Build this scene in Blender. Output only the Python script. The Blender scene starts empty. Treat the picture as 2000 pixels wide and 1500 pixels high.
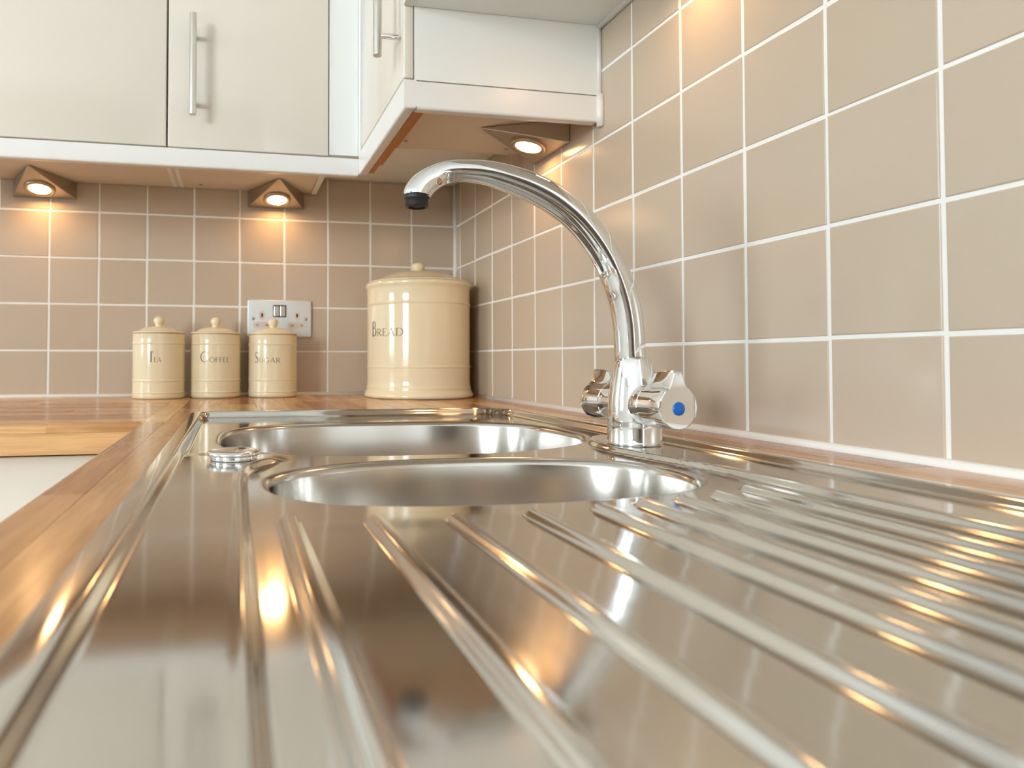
import bpy, bmesh, math, random
import numpy as np
from mathutils import Matrix, Vector

random.seed(7)
S = bpy.context.scene
COL = S.collection
PI = math.pi

# ------------------------------------------------------------------ camera
# origin: worktop level in the tiled corner; +x into the sink wall, +y into the back wall
R = [[0.9811, -0.1937, 0.0011], [-0.0058, -0.0238, 0.9997], [0.1936, 0.9808, 0.0244]]
CAM = (-0.5366, -1.5886, 0.0815)
F_PX, CX, CY = 1317.4, 717.1, 671.6
cam = bpy.data.cameras.new('camera')
cam_o = bpy.data.objects.new('camera', cam)
COL.objects.link(cam_o)
cam_o.matrix_world = Matrix(((R[0][0], R[1][0], -R[2][0], CAM[0]),
                             (R[0][1], R[1][1], -R[2][1], CAM[1]),
                             (R[0][2], R[1][2], -R[2][2], CAM[2]),
                             (0, 0, 0, 1)))
cam.sensor_fit = 'HORIZONTAL'
cam.sensor_width = 36.0
cam.lens = 36.0 * F_PX / 2000.0
cam.shift_x = (1000.0 - CX) / 2000.0
cam.shift_y = (CY - 750.0) / 2000.0
cam.clip_start = 0.01
cam.dof.use_dof = True
cam.dof.focus_distance = 0.74
cam.dof.aperture_fstop = 8.5
S.camera = cam_o

# ------------------------------------------------------------------ world, light, exposure
S.view_settings.view_transform = 'Standard'
S.view_settings.look = 'None'
S.view_settings.gamma = 1.0
S.view_settings.use_curve_mapping = False
S.view_settings.exposure = -0.19
try:
    S.cycles.use_denoising = True
    S.cycles.max_bounces = 9
    S.cycles.diffuse_bounces = 4
    S.cycles.glossy_bounces = 5
    S.cycles.caustics_reflective = False
    S.cycles.caustics_refractive = False
    S.cycles.use_adaptive_sampling = True
    S.cycles.adaptive_threshold = 0.08
    S.cycles.adaptive_min_samples = 16
    S.cycles.use_light_tree = False
    S.cycles.sample_clamp_indirect = 8.0
except Exception:
    pass
W = bpy.data.worlds.new('sky')
S.world = W
W.use_nodes = True
bg = W.node_tree.nodes['Background']
bg.inputs['Color'].default_value = (0.80, 0.90, 1.0, 1)
bg.inputs['Strength'].default_value = 1.2

WIN = [  # daylight windows in the wall opposite the sink: centre y, width, sill z, head z
    (-1.22, 0.95, 0.09, 1.38),
    (-4.70, 1.80, 0.09, 1.38),
]
WIN_X = -4.2
for i, (yc, w, z0, z1) in enumerate(WIN):
    ld = bpy.data.lights.new('window_daylight', 'AREA')
    ld.shape = 'RECTANGLE'
    ld.size = w - 0.04
    ld.size_y = (z1 - z0) - 0.04
    ld.energy = (47, 268)[i]
    ld.color = (0.85, 0.97, 1.04)
    lo = bpy.data.objects.new('window_daylight', ld)
    COL.objects.link(lo)
    lo.location = (WIN_X - 0.16, yc, (z0 + z1) / 2)
    lo.rotation_euler = (PI / 2, 0, -PI / 2)
# ------------------------------------------------------------------ helpers
def srgb(r, g, b):
    return tuple(((c / 255) / 12.92 if c / 255 <= 0.04045 else ((c / 255 + 0.055) / 1.055) ** 2.4) for c in (r, g, b)) + (1,)

MATS = {}
def mat(name, col, rough=0.5, metal=0.0, spec=0.5, coat=0.0, emit=None, estr=0.0):
    m = bpy.data.materials.new(name)
    m.use_nodes = True
    b = m.node_tree.nodes['Principled BSDF']
    b.inputs['Base Color'].default_value = col
    b.inputs['Roughness'].default_value = rough
    b.inputs['Metallic'].default_value = metal
    b.inputs['Specular IOR Level'].default_value = spec
    b.inputs['Coat Weight'].default_value = coat
    b.inputs['Coat Roughness'].default_value = 0.04
    if emit:
        b.inputs['Emission Color'].default_value = emit
        b.inputs['Emission Strength'].default_value = estr
    MATS[name] = m
    return m

def N(m, t, **kw):
    n = m.node_tree.nodes.new(t)
    for k, v in kw.items():
        setattr(n, k, v)
    return n

def L(m, a, b):
    m.node_tree.links.new(a, b)

def bsdf(m):
    return m.node_tree.nodes['Principled BSDF']

def add_noise_bump(m, scale, strength, stretch=(1, 1, 1), dist=0.001):
    tc = N(m, 'ShaderNodeTexCoord'); mp = N(m, 'ShaderNodeMapping')
    mp.inputs['Scale'].default_value = stretch
    no = N(m, 'ShaderNodeTexNoise'); no.inputs['Scale'].default_value = scale; no.inputs['Detail'].default_value = 4
    bu = N(m, 'ShaderNodeBump'); bu.inputs['Strength'].default_value = strength; bu.inputs['Distance'].default_value = dist
    L(m, tc.outputs['Object'], mp.inputs['Vector']); L(m, mp.outputs[0], no.inputs['Vector'])
    L(m, no.outputs['Fac'], bu.inputs['Height']); L(m, bu.outputs[0], bsdf(m).inputs['Normal'])
    return no

def add_rough_noise(m, scale, lo, hi, stretch=(1, 1, 1)):
    tc = N(m, 'ShaderNodeTexCoord'); mp = N(m, 'ShaderNodeMapping')
    mp.inputs['Scale'].default_value = stretch
    no = N(m, 'ShaderNodeTexNoise'); no.inputs['Scale'].default_value = scale; no.inputs['Detail'].default_value = 5
    mr = N(m, 'ShaderNodeMapRange'); mr.inputs['To Min'].default_value = lo; mr.inputs['To Max'].default_value = hi
    L(m, tc.outputs['Object'], mp.inputs['Vector']); L(m, mp.outputs[0], no.inputs['Vector'])
    L(m, no.outputs['Fac'], mr.inputs['Value']); L(m, mr.outputs[0], bsdf(m).inputs['Roughness'])

def random_tint(m, c1, c2):
    oi = N(m, 'ShaderNodeObjectInfo'); mx = N(m, 'ShaderNodeMix', data_type='RGBA')
    mx.inputs['A'].default_value = c1; mx.inputs['B'].default_value = c2
    L(m, oi.outputs['Random'], mx.inputs['Factor']); L(m, mx.outputs['Result'], bsdf(m).inputs['Base Color'])

# materials
tile_m = mat('beige_glazed_tile', srgb(196, 175, 155), 0.22, spec=0.45)
random_tint(tile_m, srgb(195, 177, 155), srgb(199, 181, 160))
add_noise_bump(tile_m, 28, 0.06, dist=0.002)
grout_m = mat('white_grout', srgb(243, 240, 234), 0.85)
add_noise_bump(grout_m, 300, 0.3, dist=0.0006)
seal_m = mat('white_silicone', srgb(238, 234, 228), 0.45)
paint_m = mat('white_wall_paint', srgb(244, 243, 240), 0.8)
ceil_m = mat('white_ceiling_paint', srgb(248, 248, 247), 0.85)
floor_m = mat('pale_stone_floor', srgb(186, 174, 160), 0.5)
taupe_m = mat('taupe_wall_paint', srgb(100, 86, 73), 0.8)
added_door_m = mat('added_door_dark_brown', srgb(58, 42, 32), 0.4)
cream_m = mat('cream_gloss_door', srgb(232, 223, 210), 0.10, spec=0.5)
white_m = mat('white_melamine', srgb(243, 244, 240), 0.30)
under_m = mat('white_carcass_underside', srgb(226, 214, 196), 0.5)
pelmet_m = mat('white_pelmet', srgb(240, 238, 234), 0.30)
batten_m = mat('raw_pine', srgb(196, 128, 62), 0.6)
dark_m = mat('dark_gap', srgb(26, 22, 20), 0.9)
steel_handle_m = mat('brushed_steel_bar', (0.62, 0.60, 0.55, 1), 0.32, metal=1)
chrome_m = mat('chrome', (0.82, 0.82, 0.82, 1), 0.025, metal=1)
steel_m = mat('satin_steel', (0.66, 0.645, 0.61, 1), 0.09, metal=1)
add_rough_noise(steel_m, 60, 0.075, 0.115, (1, 0.12, 1))
bowl_m = mat('brushed_bowl_steel', (0.60, 0.575, 0.54, 1), 0.17, metal=1)
bronze_m = mat('brushed_nickel_lamp', (0.50, 0.44, 0.37, 1), 0.34, metal=1)
ring_m = mat('lamp_ring', (0.52, 0.40, 0.28, 1), 0.3, metal=1)
lens_m = mat('lamp_lens', (1, 0.9, 0.75, 1), 0.4, emit=(1.0, 0.58, 0.25, 1), estr=72.0)
cera_m = mat('cream_glaze', srgb(235, 219, 184), 0.09, spec=0.55)
ink_m = mat('dark_ink', srgb(62, 52, 38), 0.12, spec=0.5)
black_m = mat('black_rubber', (0.012, 0.012, 0.013, 1), 0.38)
blue_m = mat('blue_plastic', srgb(14, 112, 208), 0.25)
plate_m = mat('satin_steel_plate', (0.74, 0.78, 0.79, 1), 0.34, metal=0.45)
insert_m = mat('pale_socket_insert', srgb(222, 205, 194), 0.4)
screw_m = mat('screw_head', (0.42, 0.38, 0.33, 1), 0.4, metal=1)
frame_m = mat('white_window_frame', srgb(238, 238, 236), 0.4)
glass_m = mat('window_glass', (1, 1, 1, 1), 0.0)
bsdf(glass_m).inputs['Transmission Weight'].default_value = 1.0
bsdf(glass_m).inputs['IOR'].default_value = 1.01
kick_m = mat('plinth_board', srgb(210, 200, 186), 0.5)

def wood(name, along):
    m = mat(name, srgb(190, 140, 95), 0.20, spec=0.26)
    tc = N(m, 'ShaderNodeTexCoord'); mp = N(m, 'ShaderNodeMapping')
    oi = N(m, 'ShaderNodeObjectInfo')
    mp.inputs['Scale'].default_value = (1, 0.07, 1) if along == 'y' else (0.07, 1, 1)
    off = N(m, 'ShaderNodeVectorMath', operation='SCALE'); off.inputs[0].default_value = (7.3, 3.1, 5.7)
    L(m, oi.outputs['Random'], off.inputs['Scale'])
    ad = N(m, 'ShaderNodeVectorMath', operation='ADD')
    L(m, tc.outputs['Object'], ad.inputs[0]); L(m, off.outputs[0], ad.inputs[1]); L(m, ad.outputs[0], mp.inputs['Vector'])
    n1 = N(m, 'ShaderNodeTexNoise'); n1.inputs['Scale'].default_value = 42; n1.inputs['Detail'].default_value = 6
    n1.inputs['Distortion'].default_value = 1.1
    n2 = N(m, 'ShaderNodeTexNoise'); n2.inputs['Scale'].default_value = 260; n2.inputs['Detail'].default_value = 3
    L(m, mp.outputs[0], n1.inputs['Vector']); L(m, mp.outputs[0], n2.inputs['Vector'])
    base = N(m, 'ShaderNodeValToRGB')
    e = base.color_ramp.elements
    e[0].position = 0.0; e[0].color = srgb(190, 136, 92)
    e[1].position = 1.0; e[1].color = srgb(236, 196, 146)
    for pos, c in ((0.22, srgb(214, 164, 116)), (0.45, srgb(230, 184, 134)), (0.62, srgb(200, 146, 100)), (0.8, srgb(220, 172, 122))):
        q = e.new(pos); q.color = c
    base.color_ramp.interpolation = 'CONSTANT'
    L(m, oi.outputs['Random'], base.inputs['Fac'])
    gr = N(m, 'ShaderNodeValToRGB')
    gr.color_ramp.elements[0].position = 0.32; gr.color_ramp.elements[0].color = (0.70, 0.62, 0.54, 1)
    gr.color_ramp.elements[1].position = 0.66; gr.color_ramp.elements[1].color = (1.08, 1.06, 1.02, 1)
    L(m, n1.outputs['Fac'], gr.inputs['Fac'])
    fr = N(m, 'ShaderNodeValToRGB')
    fr.color_ramp.elements[0].position = 0.3; fr.color_ramp.elements[0].color = (0.86, 0.84, 0.82, 1)
    fr.color_ramp.elements[1].position = 0.6; fr.color_ramp.elements[1].color = (1, 1, 1, 1)
    L(m, n2.outputs['Fac'], fr.inputs['Fac'])
    m1 = N(m, 'ShaderNodeMix', data_type='RGBA', blend_type='MULTIPLY'); m1.inputs['Factor'].default_value = 1
    m2 = N(m, 'ShaderNodeMix', data_type='RGBA', blend_type='MULTIPLY'); m2.inputs['Factor'].default_value = 1
    L(m, base.outputs['Color'], m1.inputs['A']); L(m, gr.outputs['Color'], m1.inputs['B'])
    L(m, m1.outputs['Result'], m2.inputs['A']); L(m, fr.outputs['Color'], m2.inputs['B'])
    L(m, m2.outputs['Result'], bsdf(m).inputs['Base Color'])
    return m
wood_y = wood('oak_stave_lengthwise', 'y')
wood_x = wood('oak_stave_crosswise', 'x')

def tag(o, label=None, cat=None, group=None, kind=None):
    if label: o['label'] = label
    if cat: o['category'] = cat
    if group: o['group'] = group
    if kind: o['kind'] = kind
    return o

def empty(name, loc, label=None, cat=None, group=None, kind=None, rotz=0.0):
    o = bpy.data.objects.new(name, None)
    o.empty_display_size = 0.02
    COL.objects.link(o)
    o.location = loc
    o.rotation_euler = (0, 0, rotz)
    return tag(o, label, cat, group, kind)

def link_mesh(name, me, parent=None, m=None, smooth=False):
    if m is not None and len(me.materials) == 0:
        me.materials.append(m)
    if smooth:
        for pl in me.polygons:
            pl.use_smooth = True
    o = bpy.data.objects.new(name, me)
    COL.objects.link(o)
    if parent is not None:
        o.parent = parent
    return o

def from_bm(name, bm, m, parent=None, smooth=False, recalc=True):
    if recalc:
        bmesh.ops.recalc_face_normals(bm, faces=bm.faces)
    me = bpy.data.meshes.new(name)
    bm.to_mesh(me)
    bm.free()
    return link_mesh(name, me, parent, m, smooth)

def from_data(name, verts, faces, m, parent=None, smooth=False):
    me = bpy.data.meshes.new(name)
    me.from_pydata([tuple(v) for v in verts], [], [tuple(f) for f in faces])
    me.update()
    return link_mesh(name, me, parent, m, smooth)

def bm_box(bm, x0, x1, y0, y1, z0, z1, bev=0.0, seg=1):
    r = bmesh.ops.create_cube(bm, size=1.0)
    vs = r['verts']
    for v in vs:
        v.co = Vector(((x0 + x1) / 2 + v.co.x * (x1 - x0), (y0 + y1) / 2 + v.co.y * (y1 - y0), (z0 + z1) / 2 + v.co.z * (z1 - z0)))
    if bev > 0:
        ed = list({e for v in vs for e in v.link_edges})
        bmesh.ops.bevel(bm, geom=ed, offset=bev, segments=seg, profile=0.5, affect='EDGES')

def box(name, b, m, parent=None, bev=0.0, seg=1, org=(0, 0, 0)):
    bm = bmesh.new()
    bm_box(bm, b[0] - org[0], b[1] - org[0], b[2] - org[1], b[3] - org[1], b[4] - org[2], b[5] - org[2], bev, seg)
    return from_bm(name, bm, m, parent)

def lathe(name, prof, m, parent=None, seg=64, smooth=True, sharp=None):
    """prof: list of (r, z) from bottom to top about the z axis; ends closed on the axis where r == 0"""
    V, Fc, rings = [], [], []
    for r, z in prof:
        if r < 1e-7:
            rings.append([len(V)]); V.append((0, 0, z))
        else:
            rings.append(list(range(len(V), len(V) + seg)))
            for k in range(seg):
                a = 2 * PI * k / seg
                V.append((r * math.cos(a), r * math.sin(a), z))
    for a, b in zip(rings[:-1], rings[1:]):
        for k in range(seg):
            k2 = (k + 1) % seg
            if len(a) == 1 and len(b) == 1:
                continue
            if len(a) == 1:
                Fc.append((a[0], b[k2], b[k]))
            elif len(b) == 1:
                Fc.append((a[k], a[k2], b[0]))
            else:
                Fc.append((a[k], a[k2], b[k2], b[k]))
    return from_data(name, V, Fc, m, parent, smooth)

def cyl_between(bm, a, b, r, seg=20):
    a, b = Vector(a), Vector(b)
    d = b - a
    rr = bmesh.ops.create_cone(bm, cap_ends=True, segments=seg, radius1=r, radius2=r, depth=d.length)
    M = Matrix.Translation((a + b) / 2) @ d.to_track_quat('Z', 'Y').to_matrix().to_4x4()
    bmesh.ops.transform(bm, matrix=M, verts=rr['verts'])

def bevel_sharp(bm, off, seg=2, ang=0.9):
    ed = [e for e in bm.edges if len(e.link_faces) == 2 and e.calc_face_angle(0) > ang]
    if ed:
        bmesh.ops.bevel(bm, geom=ed, offset=off, segments=seg, profile=0.5, affect='EDGES')

def shade_auto(o, ang=0.6):
    me = o.data
    for pl in me.polygons:
        pl.use_smooth = True
    bm = bmesh.new(); bm.from_mesh(me)
    for e in bm.edges:
        e.smooth = not (len(e.link_faces) == 2 and e.calc_face_angle(0) > ang)
    bm.to_mesh(me); bm.free()
    return o

def struct(o, label=None):
    o['kind'] = 'structure'
    if label: o['label'] = label
    return o

# ------------------------------------------------------------------ room shell
P = 0.103          # tile pitch
TG = 0.0036        # grout joint
Z1 = 0.1025        # first horizontal joint
XB = 0.1131        # first vertical joint on the back wall (distance from the corner)
YS = 0.0335        # first vertical joint on the sink wall
FLOOR, CEIL = -0.94, 1.46
X_L, Y_F = WIN_X, -6.2

struct(box('floor', (X_L - 0.2, 0.2, Y_F - 0.2, 0.2, FLOOR - 0.1, FLOOR), floor_m))
struct(box('ceiling', (X_L - 0.2, 0.2, Y_F - 0.2, 0.2, CEIL, CEIL + 0.1), ceil_m))
struct(box('wall_front', (X_L - 0.2, 0.2, Y_F - 0.15, Y_F, FLOOR, CEIL), taupe_m))
struct(box('added_dark_door', (-1.55, -0.70, Y_F, Y_F + 0.045, FLOOR, 1.08), added_door_m), 'dark door added behind the viewer for reflections in the chrome')  # unseen, added so the chrome tap has something dark to reflect
# window wall with two openings
bm = bmesh.new()
ys = sorted([(yc - w / 2, yc + w / 2, z0, z1) for yc, w, z0, z1 in WIN])
prev = Y_F
for a, b, z0, z1 in ys:
    bm_box(bm, X_L - 0.15, X_L, prev, a, FLOOR, CEIL)
    bm_box(bm, X_L - 0.15, X_L, a, b, FLOOR, z0)
    bm_box(bm, X_L - 0.15, X_L, a, b, z1, CEIL)
    prev = b
bm_box(bm, X_L - 0.15, X_L, prev, 0.15, FLOOR, CEIL)
struct(from_bm('wall_left', bm, paint_m))
for i, (yc, w, z0, z1) in enumerate(WIN):
    bm = bmesh.new()
    t = 0.045
    a, b = yc - w / 2, yc + w / 2
    x0, x1 = X_L - 0.10, X_L - 0.04
    bm_box(bm, x0, x1, a, a + t, z0, z1); bm_box(bm, x0, x1, b - t, b, z0, z1)
    bm_box(bm, x0, x1, a + t, b - t, z0, z0 + t); bm_box(bm, x0, x1, a + t, b - t, z1 - t, z1)
    if i == 1:
        bm_box(bm, x0, x1, yc - 0.03, yc + 0.03, z0 + t, z1 - t)
    wo = struct(from_bm('window_%d' % (i + 1), bm, frame_m))
    box('window_sill', (X_L - 0.04, X_L + 0.04, a - 0.04, b + 0.04, z0 - 0.03, z0), frame_m, wo)

wall_back = struct(box('wall_back', (X_L, 0.15, 0.0062, 0.15, FLOOR, CEIL), paint_m))
wall_right = struct(box('wall_right', (0.0062, 0.15, Y_F, 0.0062, FLOOR, CEIL), paint_m))

# ---- tiles, each its own object, grout bed recessed behind their faces
def tile_mesh(w, h):
    """tile in the xz plane facing -y, lower left corner at the origin, softly rounded front edge"""
    V = []
    c = 0.0012
    for ins, y in ((0.0, 0.0055), (0.0, 0.0010), (c * 0.35, 0.0003), (c, 0.0)):
        V += [(ins, y, ins), (w - ins, y, ins), (w - ins, y, h - ins), (ins, y, h - ins)]
    Fc = [(0, 1, 2, 3)][:0]
    for k in range(3):
        for j in range(4):
            a, b = 4 * k + j, 4 * k + (j + 1) % 4
            Fc.append((a, b, b + 4, a + 4))
    Fc.append((12, 13, 14, 15))
    me = bpy.data.meshes.new('tile')
    me.from_pydata(V, [], Fc)
    me.update()
    me.materials.append(tile_m)
    return me

TM = {}
def tile(parent, u0, u1, z0, z1, wall):
    key = (round(u1 - u0, 4), round(z1 - z0, 4))
    if key not in TM:
        TM[key] = tile_mesh(*key)
    o = bpy.data.objects.new('tile', TM[key])
    COL.objects.link(o)
    o.parent = parent
    jx, jz, jr = (random.uniform(-.0004, .0004) for _ in range(3))
    dy = random.uniform(-0.0003, 0.0003)
    tilt = random.uniform(-0.0035, 0.0035), random.uniform(-0.0035, 0.0035)
    if wall == 'b':
        o.location = (u0 + jx, dy, z0 + jz)
        o.rotation_euler = (tilt[0], jr * 3, tilt[1])
    else:
        o.location = (dy, u1 + jx, z0 + jz)
        o.rotation_euler = (tilt[0], jr * 3, -PI / 2 + tilt[1])
    return o

rows = [(0.0035, Z1 - TG / 2)]
for k in range(5):
    rows.append((Z1 + k * P + TG / 2, Z1 + (k + 1) * P - TG / 2))
# back wall, five courses
nb = 20
for z0, z1 in rows[:5]:
    tile(wall_back, -XB + TG / 2, -0.0065, z0, z1, 'b')
    for j in range(nb):
        tile(wall_back, -(XB + (j + 1) * P) + TG / 2, -(XB + j * P) - TG / 2, z0, z1, 'b')
ns = 19
for r_i, (z0, z1) in enumerate(rows):
    if r_i < 5:
        tile(wall_right, -YS + TG / 2, -0.0005, z0, z1, 's')
    for j in range(ns):
        y1 = -(YS + j * P) - TG / 2
        if r_i == 5 and y1 > -0.60:
            continue
        tile(wall_right, -(YS + (j + 1) * P) + TG / 2, y1, z0, z1, 's')
box('grout', (-(XB + nb * P), 0.0, 0.0008, 0.0060, 0.0, Z1 + 4 * P), grout_m, wall_back)
box('grout', (0.0008, 0.0060, -(YS + ns * P), 0.0, 0.0, Z1 + 5 * P), grout_m, wall_right)

# ---- silicone beads
def bead(name, pts, r, m, label):
    """quarter-round sealant run along a polyline of (point) with section offsets"""
    bm = bmesh.new()
    for a, b in zip(pts[:-1], pts[1:]):
        cyl_between(bm, a, b, r, 12)
    return struct(from_bm(name, bm, m, smooth=True), label)
bead('trim_1', [(-2.17, -0.0005, 0.001), (0.0, -0.0005, 0.001)], 0.0058, seal_m, 'white sealant line where the worktop meets the back wall')
bead('trim_2', [(-0.0005, 0.0, 0.001), (-0.0005, -1.98, 0.001)], 0.0058, seal_m, 'white sealant line where the worktop meets the sink wall')
bead('trim_3', [(-0.0015, -0.0015, 0.0), (-0.0015, -0.0015, 0.513)], 0.0052, seal_m, 'white upright sealant line in the tiled corner')

# ------------------------------------------------------------------ worktops
WT = 0.040
def stave(parent, x0, x1, y0, y1, m, z0=-WT, z1=0.0, bev=0.0004):
    org = ((x0 + x1) / 2, (y0 + y1) / 2, 0)
    o = box('stave', (x0, x1, y0, y1, z0, z1), m, parent, bev, 1, org)
    o.location = org
    return o

def nosing(parent, x0, x1, y0, y1, m, side, z0=-0.012):
    """front stave with the rounded top edge; side 'x-' or 'y-' is the outer edge"""
    org = ((x0 + x1) / 2, (y0 + y1) / 2, 0)
    rad = 0.0055
    bm = bmesh.new()
    bm_box(bm, x0 - org[0], x1 - org[0], y0 - org[1], y1 - org[1], z0, 0)
    es = []
    for e in bm.edges:
        c = (e.verts[0].co + e.verts[1].co) / 2
        if abs(c.z) < 1e-6:
            if side == 'x-' and abs(c.x - (x0 - org[0])) < 1e-6: es.append(e)
            if side == 'y-' and abs(c.y - (y0 - org[1])) < 1e-6: es.append(e)
    bmesh.ops.bevel(bm, geom=es, offset=rad, segments=5, profile=0.5, affect='EDGES')
    o = from_bm('stave', bm, m, parent)
    shade_auto(o, 0.5)
    o.location = org
    return o

def runs(a, b, first, lo=0.30, hi=0.55):
    out, p = [], a
    q = a + first
    while q < b - 0.12:
        out.append((p, q)); p = q; q = p + random.uniform(lo, hi)
    out.append((p, b))
    return out

XE, YE = -0.655, -0.662        # front edges of the sink run and of the back run
HOLE = (-0.592, -0.093, -1.507, -0.523)
wt = empty('worktop', (0, 0, 0), 'oak-look stave worktop run that holds the steel sink', 'worktop')
xb = [XE, -0.6253, HOLE[0], -0.545, -0.498, -0.452, -0.406, -0.360, -0.314, -0.268, -0.222, -0.176, -0.134, HOLE[1], -0.047, -0.0002]
Y_END = -1.98
for i in range(len(xb) - 1):
    x0, x1 = xb[i], xb[i + 1]
    if i == 0:
        for a, b in ((Y_END, -1.15), (-1.15, YE)):
            nosing(wt, x0, x1, a, b, wood_y, 'x-')
        for a, b in runs(Y_END, YE, 0.35):
            stave(wt, x0, x1, a, b, wood_y, -WT, -0.0122)
        for a, b in ((YE, -0.30), (-0.30, -0.0002)):
            stave(wt, x0, x1, a, b, wood_y)
        continue
    inhole = x0 >= HOLE[0] - 1e-6 and x1 <= HOLE[1] + 1e-6
    if i == 1:
        segs = [(Y_END, -1.62), (-1.62, -0.836), (-0.836, -0.42), (-0.42, -0.0002)]
    elif inhole:
        segs = [(Y_END, HOLE[2])]
        c = HOLE[3] + random.uniform(0.18, 0.40)
        segs += [(HOLE[3], c), (c, -0.0002)]
    else:
        segs = runs(Y_END, -0.0002, random.uniform(0.15, 0.5))
    for a, b in segs:
        stave(wt, x0, x1, a, b, wood_y)
wt2 = empty('worktop', (XE, 0, 0), 'oak-look stave worktop run along the canister wall, left of the joint', 'worktop')
yb = [YE, -0.606, -0.560, -0.514, -0.468, -0.422, -0.376, -0.330, -0.284, -0.238, -0.192, -0.146, -0.100, -0.050, -0.0002]
for i in range(len(yb) - 1):
    y0, y1 = yb[i], yb[i + 1]
    if i == 0:
        for a, b in ((-2.15, -1.5), (-1.5, -1.02), (-1.02, -0.772), (-0.772, XE)):
            o = nosing(wt2, a, b, y0, y1, wood_x, 'y-'); o.location.x -= XE
        for a, b in ((-2.15, -1.35), (-1.35, XE)):
            o = stave(wt2, a, b, y0, y1, wood_x, -WT, -0.0122); o.location.x -= XE
        continue
    for a, b in runs(-2.15, XE, random.uniform(0.1, 0.5)):
        o = stave(wt2, a, b, y0, y1, wood_x); o.location.x -= XE

# ------------------------------------------------------------------ base units
def base_unit(label, loc, width, depth, rotz):
    """local: door faces -y at y = -depth, unit from x 0..width"""
    t = empty('base_cabinet', loc, label, 'cabinet', 'base cabinets', rotz=rotz)
    bm = bmesh.new()
    h0, h1 = FLOOR + 0.14, -WT - 0.001
    bm_box(bm, 0, 0.018, -depth + 0.02, -0.01, h0, h1)
    bm_box(bm, width - 0.018, width, -depth + 0.02, -0.01, h0, h1)
    bm_box(bm, 0.018, width - 0.018, -depth + 0.02, -0.01, h0, h0 + 0.018)
    bm_box(bm, 0.018, width - 0.018, -0.02, -0.01, h0 + 0.018, h1)
    from_bm('carcass', bm, white_m, t)
    box('door', (0.0015, width - 0.0015, -depth, -depth + 0.018, h0 + 0.003, -WT - 0.006), cream_m, t, 0.0015, 2)
    bm = bmesh.new()
    hx = width - 0.05
    for z in (-0.12, -0.27):
        cyl_between(bm, (hx, -depth, z), (hx, -depth - 0.030, z), 0.004, 12)
    cyl_between(bm, (hx, -depth - 0.032, -0.095), (hx, -depth - 0.032, -0.295), 0.006, 16)
    from_bm('handle', bm, steel_handle_m, t, True)
    box('plinth', (0, width, -depth + 0.05, -depth + 0.066, FLOOR, h0), kick_m, t)
    return t
base_unit('cream base cabinet under the back worktop beside the inner corner', (-1.255, 0, 0), 0.598, 0.628, 0)
base_unit('cream base cabinet under the far left end of the back worktop', (-1.855, 0, 0), 0.598, 0.628, 0)
base_unit('cream base cabinet under the sink facing away from the tiles', (-0.001, -0.6275, 0), 0.9225, 0.622, -PI / 2)
base_unit('cream base cabinet beyond the drainer end of the sink', (-0.001, -1.552, 0), 0.428, 0.622, -PI / 2)

bp = empty('base_corner_post', (XE, YE, FLOOR), 'cream corner post between the two runs of base cabinets', 'panel')
box('panel', (-0.0005, 0.0315, 0.0360, 0.0530, 0.14, -FLOOR - WT - 0.006), cream_m, bp)
box('side_strip', (0.0330, 0.0500, 0.0355, 0.0530, 0.14, -FLOOR - WT - 0.006), cream_m, bp)

# ------------------------------------------------------------------ wall units
ZU = 0.476        # underside of the wall units
ZD = 0.4705       # lower edge of the doors' gap
ZT = 1.20
YD = -0.3235      # back-run door face
XD = -0.3045      # sink-run door face
def bar_handle(parent, p0, p1, out, m=steel_handle_m):
    """vertical bar from p0 (bottom) to p1 (top); out: unit vector from the door; two posts"""
    bm = bmesh.new()
    cyl_between(bm, p0, p1, 0.0062, 20)
    bevel_sharp(bm, 0.0008, 1)
    h = from_bm('handle', bm, m, parent); shade_auto(h, 0.7)
    for f in (0.030, (p1[2] - p0[2]) - 0.030):
        bm = bmesh.new()
        q = Vector((p0[0], p0[1], p0[2] + f))
        cyl_between(bm, q, q - Vector(out) * 0.036, 0.0043, 14)
        po = from_bm('handle_post', bm, chrome_m, h); shade_auto(po, 0.7)
    return h

def wall_unit_back(label, x0, x1, hx):
    t = empty('wall_cabinet', (0, 0, 0), label, 'cabinet', 'wall cabinets')
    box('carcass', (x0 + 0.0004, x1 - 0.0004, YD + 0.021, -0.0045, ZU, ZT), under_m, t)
    d = box('door', (x0 + 0.0016, x1 - 0.0016, YD, YD + 0.018, ZD, ZT - 0.003), cream_m, t, 0.0022, 3)
    shade_auto(d, 0.6)
    if hx is not None:
        bar_handle(d, (hx, YD - 0.034, 0.519), (hx, YD - 0.034, 0.703), (0, -1, 0))
    return t
u1 = wall_unit_back('wide cream wall cabinet at the left edge, above the first lamp', -1.257, -0.6588, None)
u2 = wall_unit_back('cream wall cabinet with a steel bar handle above the sugar canister', -0.6588, -0.361, -0.6115)
# corner post between the two runs
cp = empty('corner_post', (0, 0, 0), 'plain white corner panel between the two runs of wall cabinets', 'panel')
box('panel', (-0.3605, -0.3045, YD + 0.003, YD + 0.021, ZU - 0.002, ZT), white_m, cp)
box('panel', (XD + 0.0002, XD + 0.018, -0.3425, YD + 0.0022, ZU - 0.002, ZT), white_m, cp)

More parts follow.
